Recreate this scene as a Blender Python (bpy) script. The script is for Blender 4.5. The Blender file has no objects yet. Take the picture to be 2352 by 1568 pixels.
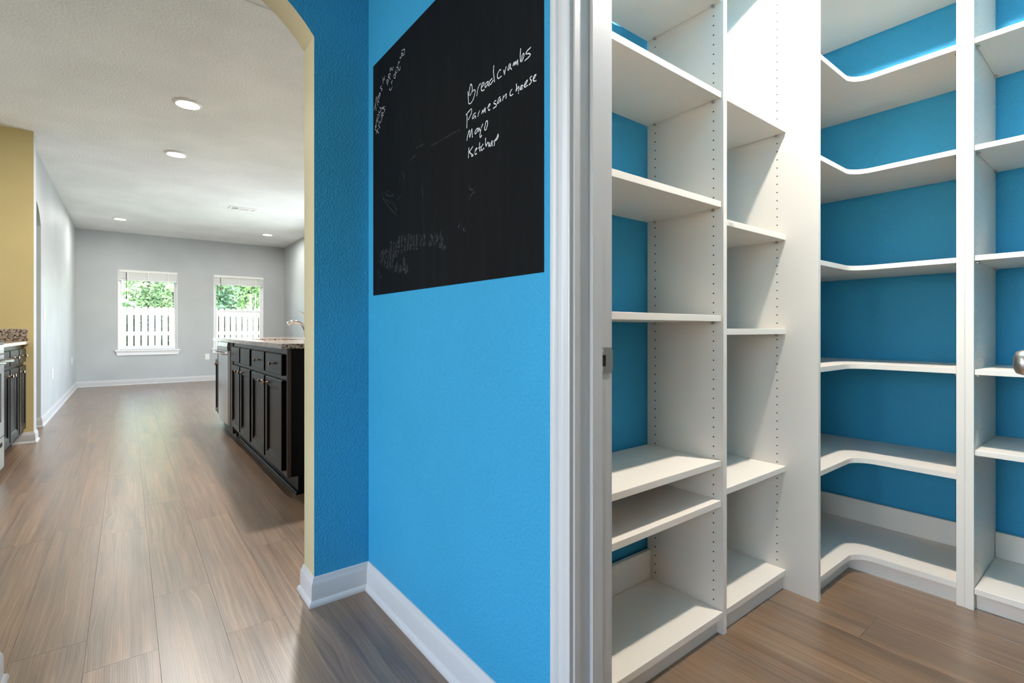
import bpy, bmesh, math, random
from mathutils import Vector, Matrix
random.seed(7)
scene = bpy.context.scene
C = scene.collection

# ------------------------------------------------------------------ camera, world, light, exposure
cam_d = bpy.data.cameras.new('camera'); cam = bpy.data.objects.new('camera', cam_d); C.objects.link(cam)
cam.location = (0, 0, 1.0); cam.rotation_euler = (math.radians(90), 0, math.radians(-37.889))
cam_d.sensor_width = 36.0; cam_d.lens = 36.0 * 1136 / 2352; cam_d.shift_y = -27 / 2352.0
cam_d.clip_start = 0.02; cam_d.clip_end = 200
scene.camera = cam
scene.cycles.max_bounces = 8; scene.cycles.diffuse_bounces = 5; scene.cycles.glossy_bounces = 4; scene.cycles.caustics_reflective = False; scene.cycles.caustics_refractive = False
vs = scene.view_settings
vs.view_transform = 'Standard'; vs.look = 'None'; vs.gamma = 1.0; vs.use_curve_mapping = False
vs.exposure = 0.0
world = bpy.data.worlds.new('sky'); scene.world = world; world.use_nodes = True
wn = world.node_tree.nodes; wl = world.node_tree.links
sky = wn.new('ShaderNodeTexSky'); sky.sky_type = 'NISHITA'; sky.sun_disc = False
sky.sun_elevation = math.radians(58); sky.sun_rotation = math.radians(165)
bg = wn['Background']; bg.inputs['Strength'].default_value = 1.9
wl.new(sky.outputs['Color'], bg.inputs['Color'])

def light(name, kind, loc, rot, power, color=(1, 1, 1), **kw):
    d = bpy.data.lights.new(name, kind); d.energy = power; d.color = color
    for k, v in kw.items(): setattr(d, k, v)
    o = bpy.data.objects.new(name, d); C.objects.link(o); o.location = loc; o.rotation_euler = rot
    return o
R90 = math.radians(90)
light('sun', 'SUN', (0, 0, 20), (math.radians(-32), math.radians(8), 0), 115.0, (1, .97, .93), angle=.01)
# daylight at the hall window (wall behind / left of the camera) and at the sliding door of the living room
light('hall_window_daylight', 'AREA', (-3.12, 1.05, 1.3), (0, -R90, 0), 70, (.95, .965, 1), shape='RECTANGLE', size=1.8, size_y=1.4)
light('hall_window_daylight_rear', 'AREA', (-3.12, -.75, 1.3), (0, -R90, 0), 16, (.95, .965, 1), shape='RECTANGLE', size=1.8, size_y=1.4)
light('slider_daylight', 'AREA', (2.90, 7.8, .92), (0, R90, 0), 95, (.86, .94, 1), shape='RECTANGLE', size=1.6, size_y=1.8)

# ------------------------------------------------------------------ helpers
def lin(r, g, b):
    f = lambda c: (c / 255) / 12.92 if c / 255 <= .04045 else ((c / 255 + .055) / 1.055) ** 2.4
    return (f(r), f(g), f(b), 1)

def new_mat(name, col, rough=.5, metal=0.0, spec=.5):
    m = bpy.data.materials.new(name); m.use_nodes = True
    b = m.node_tree.nodes['Principled BSDF']
    b.inputs['Base Color'].default_value = col if len(col) == 4 else (*col, 1)
    b.inputs['Roughness'].default_value = rough; b.inputs['Metallic'].default_value = metal
    b.inputs['Specular IOR Level'].default_value = spec
    return m, m.node_tree.nodes, m.node_tree.links, b

def add_bump(nodes, links, b, scale, strength, dist, detail=3.0, stretch=None, coord='Object'):
    tc = nodes.new('ShaderNodeTexCoord'); n = nodes.new('ShaderNodeTexNoise')
    n.inputs['Scale'].default_value = scale; n.inputs['Detail'].default_value = detail
    src = tc.outputs[coord]
    if stretch:
        mp = nodes.new('ShaderNodeMapping'); mp.inputs['Scale'].default_value = stretch
        links.new(src, mp.inputs['Vector']); src = mp.outputs['Vector']
    links.new(src, n.inputs['Vector'])
    bp = nodes.new('ShaderNodeBump'); bp.inputs['Strength'].default_value = strength; bp.inputs['Distance'].default_value = dist
    links.new(n.outputs['Fac'], bp.inputs['Height']); links.new(bp.outputs['Normal'], b.inputs['Normal'])
    return n

def ramp(nodes, stops):
    r = nodes.new('ShaderNodeValToRGB'); e = r.color_ramp.elements
    while len(e) < len(stops): e.new(.5)
    for k, (p, c) in enumerate(stops):
        e[k].position = p; e[k].color = c if len(c) == 4 else (*c, 1)
    return r

def paint(name, col, rough=.55, scale=140, strength=.35, dist=.0016, vary=.05, spec=.4):
    m, n, l, b = new_mat(name, col, rough, 0, spec)
    nz = add_bump(n, l, b, scale, strength, dist, 2.5)
    big = n.new('ShaderNodeTexNoise'); big.inputs['Scale'].default_value = 1.6; big.inputs['Detail'].default_value = 4
    tc = n.new('ShaderNodeTexCoord'); l.new(tc.outputs['Object'], big.inputs['Vector'])
    c = b.inputs['Base Color'].default_value
    lo = tuple(v * (1 - vary) for v in c[:3]); hi = tuple(min(1, v * (1 + vary)) for v in c[:3])
    r = ramp(n, [(.35, lo), (.65, hi)])
    l.new(big.outputs['Fac'], r.inputs['Fac']); l.new(r.outputs['Color'], b.inputs['Base Color'])
    return m

M = {}
M['blue'] = paint('blue_wall_paint', (.036, .285, .490, 1), .55, 130, 1.0, .0026, .04, .2)
M['daylit'] = paint('daylit_yellow_paint', lin(190, 179, 144), .6, 130, .3, .0016)  # the yellow wall paint again, with the daylight wash put into its colour
M['yellow'] = paint('yellow_wall_paint', lin(208, 188, 133), .6, 130, .35, .0016)
M['grey'] = paint('light_grey_wall_paint', lin(182, 186, 186), .55, 110, .35, .0016)
M['ceil'] = paint('textured_ceiling_paint', lin(238, 241, 239), .8, 60, .9, .006)
M['trim'] = paint('white_trim_paint', lin(193, 192, 191), .35, 30, .08, .001, .015, .5)
M['mel'] = paint('white_melamine', lin(234, 224, 211), .42, 420, .06, .0005, .01, .45)
M['meledge'] = paint('white_melamine_edge', lin(232, 228, 220), .45, 300, .05, .0004, .01, .45)
M['vinyl'] = paint('white_window_vinyl', lin(246, 247, 247), .4, 30, .05, .0006, .01)
M['dark'] = new_mat('hole_shade', (.012, .009, .007), .9)[0]  # near-black colour for the shade inside holes and slots
M['sub'] = new_mat('dark_subfloor', (.03, .022, .017), .9)[0]
M['metal'] = new_mat('brushed_nickel', (.47, .43, .38), .28, 1.0)[0]
M['pewter'] = new_mat('aged_pewter', (.38, .29, .22), .33, 1.0)[0]
M['chrome'] = new_mat('chrome', (.72, .70, .68), .08, 1.0)[0]
M['plate'] = paint('white_plastic_plate', lin(236, 236, 232), .4, 60, .05, .0005, .01)
M['black_plastic'] = new_mat('black_plastic', (.012, .012, .014), .35)[0]
m, n, l, b = new_mat('stainless_steel', (.60, .60, .60), .24, 1.0)
add_bump(n, l, b, 40, .05, .0006, 2, (1, 60, 1)); M['steel'] = m
m, n, l, b = new_mat('espresso_cabinet_wood', (.010, .0080, .0075), .27, 0, .5); b.inputs['IOR'].default_value = 1.17
nz = add_bump(n, l, b, 12, .12, .0008, 4, (14, 14, 1))
r = ramp(n, [(.3, (.0030, .0030, .0036)), (.7, (.0065, .0058, .0060))]); l.new(nz.outputs['Fac'], r.inputs['Fac']); l.new(r.outputs['Color'], b.inputs['Base Color']); M['espresso'] = m
m, n, l, b = new_mat('worn_espresso_edge', (.06, .030, .018), .5)
nz = add_bump(n, l, b, 30, .1, .0006, 4, (3, 3, .6)); r = ramp(n, [(.55, (.035, .018, .011)), (.72, (.075, .038, .022)), (.8, (.30, .17, .09))])
l.new(nz.outputs['Fac'], r.inputs['Fac']); l.new(r.outputs['Color'], b.inputs['Base Color']); M['worn'] = m

# granite
m, n, l, b = new_mat('speckled_granite', (.4, .33, .26), .14, 0, .5)
tc = n.new('ShaderNodeTexCoord'); v = n.new('ShaderNodeTexNoise'); v.inputs['Scale'].default_value = 70; v.inputs['Detail'].default_value = 6; v.inputs['Roughness'].default_value = .65
l.new(tc.outputs['Object'], v.inputs['Vector'])
r = ramp(n, [(.34, (.015, .012, .010)), (.44, (.10, .065, .045)), (.52, (.36, .28, .21)), (.66, (.55, .46, .37))])
l.new(v.outputs['Fac'], r.inputs['Fac']); l.new(r.outputs['Color'], b.inputs['Base Color']); M['granite'] = m

# glass: thin pane
m = bpy.data.materials.new('window_glass'); m.use_nodes = True; n = m.node_tree.nodes; l = m.node_tree.links
n.remove(n['Principled BSDF']); out = n['Material Output']
tr = n.new('ShaderNodeBsdfTransparent'); gl = n.new('ShaderNodeBsdfGlossy'); gl.inputs['Roughness'].default_value = .02
fr = n.new('ShaderNodeFresnel'); mx = n.new('ShaderNodeMixShader')
l.new(fr.outputs['Fac'], mx.inputs['Fac']); l.new(tr.outputs['BSDF'], mx.inputs[1]); l.new(gl.outputs['BSDF'], mx.inputs[2]); l.new(mx.outputs['Shader'], out.inputs['Surface'])
M['glass'] = m
m, n, l, b = new_mat('oven_glass', (.10, .12, .13), .06, 0, .8); M['oven_glass'] = m

def emit(name, col, s):
    m, n, l, b = new_mat(name, col, .5)
    b.inputs['Emission Color'].default_value = (*col[:3], 1); b.inputs['Emission Strength'].default_value = s
    return m
M['lens'] = emit('lit_lamp_lens', (1, .95, .86), 14)
M['bulb'] = emit('lit_bulb', (1, .92, .83), 3200)

# vinyl plank floor
m, n, l, b = new_mat('vinyl_plank', (.2, .14, .1), .36, 0, 1.0); b.inputs['Coat Weight'].default_value = .4; b.inputs['Coat Roughness'].default_value = .36
tc = n.new('ShaderNodeTexCoord'); oi = n.new('ShaderNodeObjectInfo')
def math_node(op, a=None, bb=None):
    x = n.new('ShaderNodeMath'); x.operation = op
    for i, v in ((0, a), (1, bb)):
        if v is None: continue
        if isinstance(v, (int, float)): x.inputs[i].default_value = v
        else: l.new(v, x.inputs[i])
    return x.outputs[0]
sp = n.new('ShaderNodeSeparateXYZ'); l.new(tc.outputs['Object'], sp.inputs[0])
off = math_node('MULTIPLY', oi.outputs['Random'], 37.0)
cx = math_node('ADD', sp.outputs['X'], off); cy = math_node('ADD', sp.outputs['Y'], math_node('MULTIPLY', oi.outputs['Random'], 91.0))
def noise(sx, sy, detail, rough=.55, dist=0.0, xin=None):
    cb = n.new('ShaderNodeCombineXYZ'); l.new(math_node('MULTIPLY', xin or cx, sx), cb.inputs[0]); l.new(math_node('MULTIPLY', cy, sy), cb.inputs[1])
    t = n.new('ShaderNodeTexNoise'); t.inputs['Scale'].default_value = 1; t.inputs['Detail'].default_value = detail
    t.inputs['Roughness'].default_value = rough; t.inputs['Distortion'].default_value = dist
    l.new(cb.outputs[0], t.inputs['Vector']); return t.outputs['Fac']
curl = noise(5, .55, 2)
amp = math_node('ADD', .035, math_node('MULTIPLY', math_node('MAXIMUM', math_node('SUBTRACT', curl, .56), 0), 1.3))
warp = noise(6, 1.3, 2)
wx = math_node('ADD', cx, math_node('MULTIPLY', math_node('SUBTRACT', warp, .5), amp))
grain = noise(95, 1.0, 4, .62, 0, wx)
ring = math_node('SINE', math_node('MULTIPLY', wx, 1050))
fine = noise(340, 5, 3, .7)
tone = noise(9, .9, 3.5, .6)
tone2 = noise(16, 1.6, 3, .6, 0, wx)
g = math_node('ADD', math_node('MULTIPLY', grain, .62), math_node('ADD', math_node('MULTIPLY', ring, .045), math_node('MULTIPLY', fine, .32)))
r1 = ramp(n, [(.28, (.098, .054, .029)), (.47, (.210, .134, .082)), (.60, (.285, .196, .130)), (.80, (.46, .360, .275))])
l.new(g, r1.inputs['Fac'])
r2 = ramp(n, [(.26, (.50, .44, .40)), (.42, (.84, .80, .77)), (.58, (1.0, .97, .94)), (.75, (1.10, 1.05, 1.0))])
l.new(tone, r2.inputs['Fac'])
mixc = n.new('ShaderNodeMix'); mixc.data_type = 'RGBA'; mixc.blend_type = 'MULTIPLY'; mixc.inputs['Factor'].default_value = 1
l.new(r1.outputs['Color'], mixc.inputs['A']); l.new(r2.outputs['Color'], mixc.inputs['B'])
r3 = ramp(n, [(.36, (.75, .80, .86)), (.62, (1.06, .98, .90))]); l.new(tone2, r3.inputs['Fac'])
mix2 = n.new('ShaderNodeMix'); mix2.data_type = 'RGBA'; mix2.blend_type = 'MULTIPLY'; mix2.inputs['Factor'].default_value = .8
l.new(mixc.outputs['Result'], mix2.inputs['A']); l.new(r3.outputs['Color'], mix2.inputs['B'])
hsv = n.new('ShaderNodeHueSaturation'); l.new(mix2.outputs['Result'], hsv.inputs['Color'])
l.new(math_node('ADD', math_node('MULTIPLY', oi.outputs['Random'], .10), 1.02), hsv.inputs['Value'])
l.new(hsv.outputs['Color'], b.inputs['Base Color'])
l.new(math_node('ADD', math_node('MULTIPLY', g, .14), .24), b.inputs['Roughness'])
bp = n.new('ShaderNodeBump'); bp.inputs['Strength'].default_value = .28; bp.inputs['Distance'].default_value = .0012
l.new(g, bp.inputs['Height']); l.new(bp.outputs['Normal'], b.inputs['Normal'])
M['plank'] = m

# chalkboard and chalk
m, n, l, b = new_mat('chalkboard_vinyl', (.006, .006, .0065), .6, 0, .08)
tc = n.new('ShaderNodeTexCoord'); mp = n.new('ShaderNodeMapping'); mp.inputs['Scale'].default_value = (1, 14, 1.2)
nz = n.new('ShaderNodeTexNoise'); nz.inputs['Scale'].default_value = 3; nz.inputs['Detail'].default_value = 5
l.new(tc.outputs['Object'], mp.inputs['Vector']); l.new(mp.outputs['Vector'], nz.inputs['Vector'])
r = ramp(n, [(.45, (.0050, .0050, .0053)), (.85, (.0085, .0085, .0088))]); l.new(nz.outputs['Fac'], r.inputs['Fac']); l.new(r.outputs['Color'], b.inputs['Base Color'])
bp = n.new('ShaderNodeBump'); bp.inputs['Strength'].default_value = .12; bp.inputs['Distance'].default_value = .003
l.new(nz.outputs['Fac'], bp.inputs['Height']); l.new(bp.outputs['Normal'], b.inputs['Normal']); M['board'] = m
def chalk(name, col, lo, hi, scale=380):
    m, n, l, b = new_mat(name, col, .9, 0, .1)
    tc = n.new('ShaderNodeTexCoord'); nz = n.new('ShaderNodeTexNoise'); nz.inputs['Scale'].default_value = scale; nz.inputs['Detail'].default_value = 3
    l.new(tc.outputs['Object'], nz.inputs['Vector'])
    r = ramp(n, [(lo, (0, 0, 0)), (hi, (1, 1, 1))]); l.new(nz.outputs['Fac'], r.inputs['Fac']); l.new(r.outputs['Color'], b.inputs['Alpha'])
    return m
M['chalk'] = chalk('white_chalk', (.72, .72, .72), .30, .50)
M['chalk_thin'] = chalk('thin_white_chalk', (.42, .43, .45), .30, .55)
M['chalk_dust'] = chalk('faint_chalk_dust', (.075, .077, .082), .40, .85, 120)
M['ink'] = new_mat('label_ink', (.33, .31, .29), .8)[0]
M['paper'] = new_mat('label_paper', lin(226, 221, 208), .7)[0]

# outdoors
m, n, l, b = new_mat('pale_fence_wood', (.62, .60, .575), .8)
add_bump(n, l, b, 20, .3, .004, 4, (8, 8, .6)); M['fence'] = m
m, n, l, b = new_mat('lawn', (.12, .22, .06), .9); add_bump(n, l, b, 30, .8, .03); M['lawn'] = m
def leaf(name, c1, c2):
    m, n, l, b = new_mat(name, c1, .55)
    tc = n.new('ShaderNodeTexCoord'); nz = n.new('ShaderNodeTexNoise'); nz.inputs['Scale'].default_value = 2.5
    l.new(tc.outputs['Object'], nz.inputs['Vector']); r = ramp(n, [(.35, c1), (.65, c2)]); l.new(nz.outputs['Fac'], r.inputs['Fac']); l.new(r.outputs['Color'], b.inputs['Base Color'])
    b.inputs['Subsurface Weight'].default_value = 0
    return m
M['leaf'] = leaf('green_leaves', (.16, .27, .11), (.40, .52, .27))
M['leaf2'] = leaf('pale_green_leaves', (.38, .46, .30), (.62, .62, .52))
M['leaf3'] = leaf('deep_green_leaves', (.05, .14, .07), (.24, .38, .18))
M['backdrop'] = leaf('gap_shade_leaves', (.012, .030, .012), (.030, .055, .020))  # near-black leaves, the shade between pickets put into the colour
M['bark'] = new_mat('bark', (.10, .07, .05), .9)[0]

# ---- object building
WL = {}                                   # world location of parents
def wloc(p): return WL.get(p.name, Vector((0, 0, 0))) if p else Vector((0, 0, 0))
def link(name, data, loc, parent=None):
    o = bpy.data.objects.new(name, data); C.objects.link(o)
    loc = Vector(loc)
    if parent is not None:
        o.parent = parent; o.location = loc - wloc(parent)
    else: o.location = loc
    WL[o.name] = loc
    return o
def tag(o, label=None, cat=None, group=None, kind=None):
    for k, v in (('label', label), ('category', cat), ('group', group), ('kind', kind)):
        if v: o[k] = v
    return o
def thing(name, loc, label, cat, group=None):
    return tag(link(name, None, loc), label, cat, group)
def struct(o, label=None):
    o['kind'] = 'structure'
    if label: o['label'] = label
    return o

def to_mesh(bm, name, mats, smooth=False):
    me = bpy.data.meshes.new(name); bmesh.ops.recalc_face_normals(bm, faces=bm.faces) ; bm.to_mesh(me); bm.free()
    for mm in (mats if isinstance(mats, (list, tuple)) else [mats]): me.materials.append(mm)
    if smooth:
        for p in me.polygons: p.use_smooth = True
        try: me.set_sharp_from_angle(angle=math.radians(35))
        except Exception: pass
    return me

_cache = {}
def box_mesh(dx, dy, dz, mat, bev=0.0, name='box'):
    key = (round(dx, 5), round(dy, 5), round(dz, 5), mat.name, round(bev, 5))
    if key in _cache: return _cache[key]
    bm = bmesh.new(); bmesh.ops.create_cube(bm, size=1)
    bmesh.ops.scale(bm, vec=(dx, dy, dz), verts=bm.verts)
    if bev > 0: bmesh.ops.bevel(bm, geom=bm.edges[:], offset=min(bev, .45 * min(dx, dy, dz)), segments=1, affect='EDGES')
    me = to_mesh(bm, name, mat); _cache[key] = me
    return me
def box(name, x0, x1, y0, y1, z0, z1, mat, parent=None, bev=0.0):
    return link(name, box_mesh(x1 - x0, y1 - y0, z1 - z0, mat, bev, name), ((x0 + x1) / 2, (y0 + y1) / 2, (z0 + z1) / 2), parent)

def mesh_obj(name, bm, mats, loc=(0, 0, 0), parent=None, smooth=False):
    """bm is in world coordinates; shift so that the origin sits at loc"""
    bmesh.ops.translate(bm, verts=bm.verts, vec=-Vector(loc))
    return link(name, to_mesh(bm, name, mats, smooth), loc, parent)

def prism(pts, axis, a0, a1, bm=None):
    """extrude 2D polygon pts along axis. axis 'z': pts=(x,y); 'y': pts=(x,z); 'x': pts=(y,z)"""
    bm = bm or bmesh.new()
    def P(p, a): return {'z': (p[0], p[1], a), 'y': (p[0], a, p[1]), 'x': (a, p[0], p[1])}[axis]
    va = [bm.verts.new(P(p, a0)) for p in pts]; vb = [bm.verts.new(P(p, a1)) for p in pts]
    bm.faces.new(va); bm.faces.new(vb[::-1])
    for i in range(len(pts)):
        j = (i + 1) % len(pts); bm.faces.new((va[i], vb[i], vb[j], va[j]))
    return bm

def wall_grid(u0, u1, z0, z1, holes, axis, a0, a1):
    """wall with rectangular holes; u = x for axis 'y', u = y for axis 'x'"""
    us = sorted({u0, u1, *[h[0] for h in holes], *[h[1] for h in holes]}); zs = sorted({z0, z1, *[h[2] for h in holes], *[h[3] for h in holes]})
    def solid(i, j):
        if i < 0 or j < 0 or i >= len(us) - 1 or j >= len(zs) - 1: return False
        u, z = (us[i] + us[i + 1]) / 2, (zs[j] + zs[j + 1]) / 2
        return not any(h[0] < u < h[1] and h[2] < z < h[3] for h in holes)
    bm = bmesh.new(); vc = {}
    def V(i, j, a):
        k = (i, j, a)
        if k not in vc:
            u, z, t = us[i], zs[j], (a0, a1)[a]
            vc[k] = bm.verts.new((u, t, z) if axis == 'y' else (t, u, z))
        return vc[k]
    for i in range(len(us) - 1):
        for j in range(len(zs) - 1):
            if not solid(i, j): continue
            for a in (0, 1): bm.faces.new((V(i, j, a), V(i + 1, j, a), V(i + 1, j + 1, a), V(i, j + 1, a)))
            for (di, dj, p, q) in ((-1, 0, (i, j), (i, j + 1)), (1, 0, (i + 1, j), (i + 1, j + 1)), (0, -1, (i, j), (i + 1, j)), (0, 1, (i, j + 1), (i + 1, j + 1))):
                if not solid(i + di, j + dj): bm.faces.new((V(*p, 0), V(*q, 0), V(*q, 1), V(*p, 1)))
    return bm

def sweep(path, profile, mapf, side=1, closed=False):
    """mitred sweep: path [(u,v)], profile [(offset, height)], mapf(u, v, height) -> 3D"""
    bm = bmesh.new(); rings = []
    N = len(path)
    for i in range(N):
        p = Vector(path[i])
        d1 = (Vector(path[i]) - Vector(path[i - 1])).normalized() if i > 0 else None
        d2 = (Vector(path[i + 1]) - Vector(path[i])).normalized() if i < N - 1 else None
        d1 = d1 or d2; d2 = d2 or d1
        n1 = Vector((-d1.y, d1.x)) * side; n2 = Vector((-d2.y, d2.x)) * side
        mt = (n1 + n2) / (1 + n1.dot(n2))
        rings.append([bm.verts.new(mapf(*(p + mt * o), h)) for o, h in profile])
    for i in range(N - 1):
        for k in range(len(profile) - 1):
            bm.faces.new((rings[i][k], rings[i][k + 1], rings[i + 1][k + 1], rings[i + 1][k]))
    for rg in (rings[0], rings[-1]): bm.faces.new(rg)
    return bm

def lathe_mesh(prof, mat, seg=20, axis='z', name='lathe', caps=True):
    """prof [(r, h)], revolved about axis"""
    bm = bmesh.new(); rings = []
    for r, h in prof:
        ring = []
        for k in range(seg):
            a = 2 * math.pi * k / seg; c, s = r * math.cos(a), r * math.sin(a)
            ring.append(bm.verts.new({'z': (c, s, h), 'x': (h, c, s), 'y': (s, h, c)}[axis]))
        rings.append(ring)
    for i in range(len(rings) - 1):
        for k in range(seg): bm.faces.new((rings[i][k], rings[i][(k + 1) % seg], rings[i + 1][(k + 1) % seg], rings[i + 1][k]))
    if caps:
        for rg in (rings[0], rings[-1]): bm.faces.new(rg)
    bmesh.ops.remove_doubles(bm, verts=bm.verts, dist=1e-6)
    return to_mesh(bm, name, mat, True)

def tube_mesh(pts, radii, mat, seg=12, name='tube'):
    bm = bmesh.new(); rings = []; up = Vector((0, 1, 0.01)).normalized()
    pts = [Vector(p) for p in pts]
    for i, p in enumerate(pts):
        d = (pts[min(i + 1, len(pts) - 1)] - pts[max(i - 1, 0)]).normalized()
        a = d.cross(up).normalized(); bvec = d.cross(a)
        r = radii[i] if isinstance(radii, (list, tuple)) else radii
        rings.append([bm.verts.new(p + (a * math.cos(t) + bvec * math.sin(t)) * r) for t in [2 * math.pi * k / seg for k in range(seg)]])
    for i in range(len(rings) - 1):
        for k in range(seg): bm.faces.new((rings[i][k], rings[i][(k + 1) % seg], rings[i + 1][(k + 1) % seg], rings[i + 1][k]))
    bm.faces.new(rings[0]); bm.faces.new(rings[-1])
    return to_mesh(bm, name, mat, True)

# ------------------------------------------------------------------ the setting
XC, XP = .742, .855            # hall face and pantry face of the pantry wall
YA, YB = 1.862, 1.988          # hall face and kitchen face of the arched wall
ZC = 2.75
XL, YW, XR = -.698, 11.339, 2.644
YY = 6.04

floor = struct(box('floor', -3.2, 2.95, -3.2, 11.45, -.15, -.004, M['sub']), 'grey brown wood look plank floor')
struct(box('ceiling', -3.3, 3.0, -3.3, 11.5, ZC, ZC + .2, M['ceil']), 'white textured ceiling')

# planks
PW, PL = .18, 1.22
def plank_mesh(w, ln):
    key = ('plank', round(w, 3), round(ln, 3))
    if key not in _cache:
        bm = bmesh.new(); bmesh.ops.create_cube(bm, size=1); bmesh.ops.scale(bm, vec=(w - .0003, ln - .0003, .0045), verts=bm.verts)
        top = [e for e in bm.edges if all(v.co.z > 0 for v in e.verts)]
        bmesh.ops.bevel(bm, geom=top, offset=.0004, segments=1, affect='EDGES')
        _cache[key] = to_mesh(bm, 'plank', M['plank'])
    return _cache[key]
joints = {0: 2.097, 1: 1.903, 4: 2.52}
rects = []
X0, X1, Y0, Y1 = -3.0, 2.79, -3.0, 11.335
i0 = int(math.floor((X0 + .282) / PW)); i1 = int(math.ceil((X1 + .282) / PW))
rr = random.Random(3)
for i in range(i0, i1):
    xa, xb = max(X0, -.282 + PW * i), min(X1, -.282 + PW * (i + 1))
    if xb - xa < .02: continue
    j = joints.get(i, rr.uniform(0, PL)); y = j - PL * math.ceil((j - Y0) / PL)
    while y < Y1:
        ya, yb = max(Y0, y), min(Y1, y + PL)
        if yb - ya > .03: rects.append((xa, xb, ya, yb))
        y += PL
sA, cA = math.sin(math.radians(37.889)), math.cos(math.radians(37.889))
def seen(r):
    x, y = (r[0] + r[1]) / 2, (r[2] + r[3]) / 2
    f = x * sA + y * cA; lt = x * cA - y * sA
    if f < .35 or abs(lt / f) > 1.35: return False
    if x > .95 and 1.15 < y < 2.7: return False
    if x < -.85 and y > 1.9: return False
    if x > .95 and 2.7 <= y < 5.6: return False
    return True
vis = sorted([r for r in rects if seen(r)], key=lambda r: math.hypot(r[0] + r[1], r[2] + r[3]))
parts = vis[:300]; rest = [r for r in rects if r not in set(parts)]
for r in parts:
    link('plank', plank_mesh(r[1] - r[0], r[3] - r[2]), ((r[0] + r[1]) / 2, (r[2] + r[3]) / 2, -.00225), floor)
bm = bmesh.new()
for r in rest:
    mt = Matrix.Translation(((r[0] + r[1]) / 2, (r[2] + r[3]) / 2, -.00225)) @ Matrix.Diagonal((r[1] - r[0] - .0007, r[3] - r[2] - .0007, .0045, 1))
    bmesh.ops.create_cube(bm, size=1, matrix=mt)
tag(mesh_obj('plank_field', bm, M['plank'], (0, 0, 0), floor), kind='stuff')

# arched walls
def arch_outline(u0, u1, uL, uR, zs, zc, r, nseg=20):
    um = (uL + uR) / 2
    aR = math.atan2(zs - zc, uR - um); aL = math.pi - aR
    arc = [(um + r * math.cos(aR + (aL - aR) * k / nseg), zc + r * math.sin(aR + (aL - aR) * k / nseg)) for k in range(nseg + 1)]
    return [(u0, 0), (u0, ZC), (u1, ZC), (u1, 0), (uR, 0)] + arc + [(uL, 0)]
AXL, AXR, ZS = -.290, .537, 2.066
ar = math.hypot((AXR - AXL) / 2, ZS - 1.765)
bm = prism(arch_outline(-3.0, XC, AXL, AXR, ZS, 1.765, ar), 'y', YA, YB)
bm.normal_update(); bmesh.ops.recalc_face_normals(bm, faces=bm.faces)
for f in bm.faces:
    f.material_index = 0 if f.normal.y < -.9 else (2 if f.normal.y > .9 else 1)
struct(mesh_obj('wall_arch', bm, [M['blue'], M['daylit'], M['grey']]), 'blue wall with an arched opening and cream reveal')

# left wall of the living room, with its own arch
LYL, LYR = 6.20, 6.972
bm = prism(arch_outline(6.04 + .16, YW + .14, LYL + .001, LYR, 2.062, 1.785, math.hypot((LYR - LYL) / 2, 2.062 - 1.785)), 'x', XL - .125, XL)
struct(mesh_obj('wall_living_left', bm, M['grey']), 'light grey living room wall with an arched opening')
struct(box('wall_passage', -2.1, -2.0, 6.2, 7.6, 0, ZC, M['grey']))
struct(box('wall_passage_end', -2.0, XL - .125, 7.5, 7.6, 0, ZC, M['grey']))
# yellow stub wall
bm = prism([(-2.1, YY), (-.651, YY), (-.651, YY + .16), (-2.1, YY + .16)], 'z', 0, ZC)
bm.normal_update(); bmesh.ops.recalc_face_normals(bm, faces=bm.faces)
for f in bm.faces: f.material_index = 0 if f.normal.y < -.9 else 1
struct(mesh_obj('wall_yellow', bm, [M['yellow'], M['grey']]), 'yellow kitchen wall ending beside the passage')
struct(box('wall_kitchen_left', -1.45, -1.335, YB, YY, 0, ZC, M['grey']))
# window wall
WIN = [(-.130, .757, .632, 2.088), (1.349, 2.246, .632, 2.090)]
struct(mesh_obj('wall_window', wall_grid(XL - .125, XR + .14, 0, ZC, [w for w in WIN], 'y', YW, YW + .14), M['grey']), 'light grey wall with two windows')
struct(mesh_obj('wall_living_right', wall_grid(YB, YW, 0, ZC, [(6.95, 8.65, .02, 2.05)], 'x', XR, XR + .14), M['grey']))
# hall shell
struct(mesh_obj('wall_hall_left', wall_grid(-3.0, YB, 0, ZC, [(.35, 1.75, .4, 2.2), (-1.45, -.05, .4, 2.2)], 'x', -3.12, -3.0), M['blue']))
struct(box('wall_hall_back', -3.12, XP, -3.12, -3.0, 0, ZC, M['daylit']))
# pantry shell
DY0, DY1, DZ = .025, .760, 2.06     # rough opening of the pantry door
struct(mesh_obj('wall_pantry_front', wall_grid(-3.0, 1.988, 0, ZC, [(DY0, DY1, -.001, DZ)], 'x', XC, XP), M['blue']), 'blue wall with the chalkboard beside the pantry door')
struct(box('wall_pantry_left', XP, 2.92, 1.165, 1.29, 0, ZC, M['blue']), 'blue wall behind the left pantry shelves')
struct(box('wall_pantry_back', 2.795, 2.92, -.75, 1.165, 0, ZC, M['blue']), 'blue wall behind the corner shelves')
struct(box('wall_pantry_right', XP, 2.92, -.75, -.63, 0, ZC, M['blue']))
struct(box('wall_kitchen_near', XP, 2.78, 1.86, 1.988, 0, ZC, M['grey']))

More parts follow.
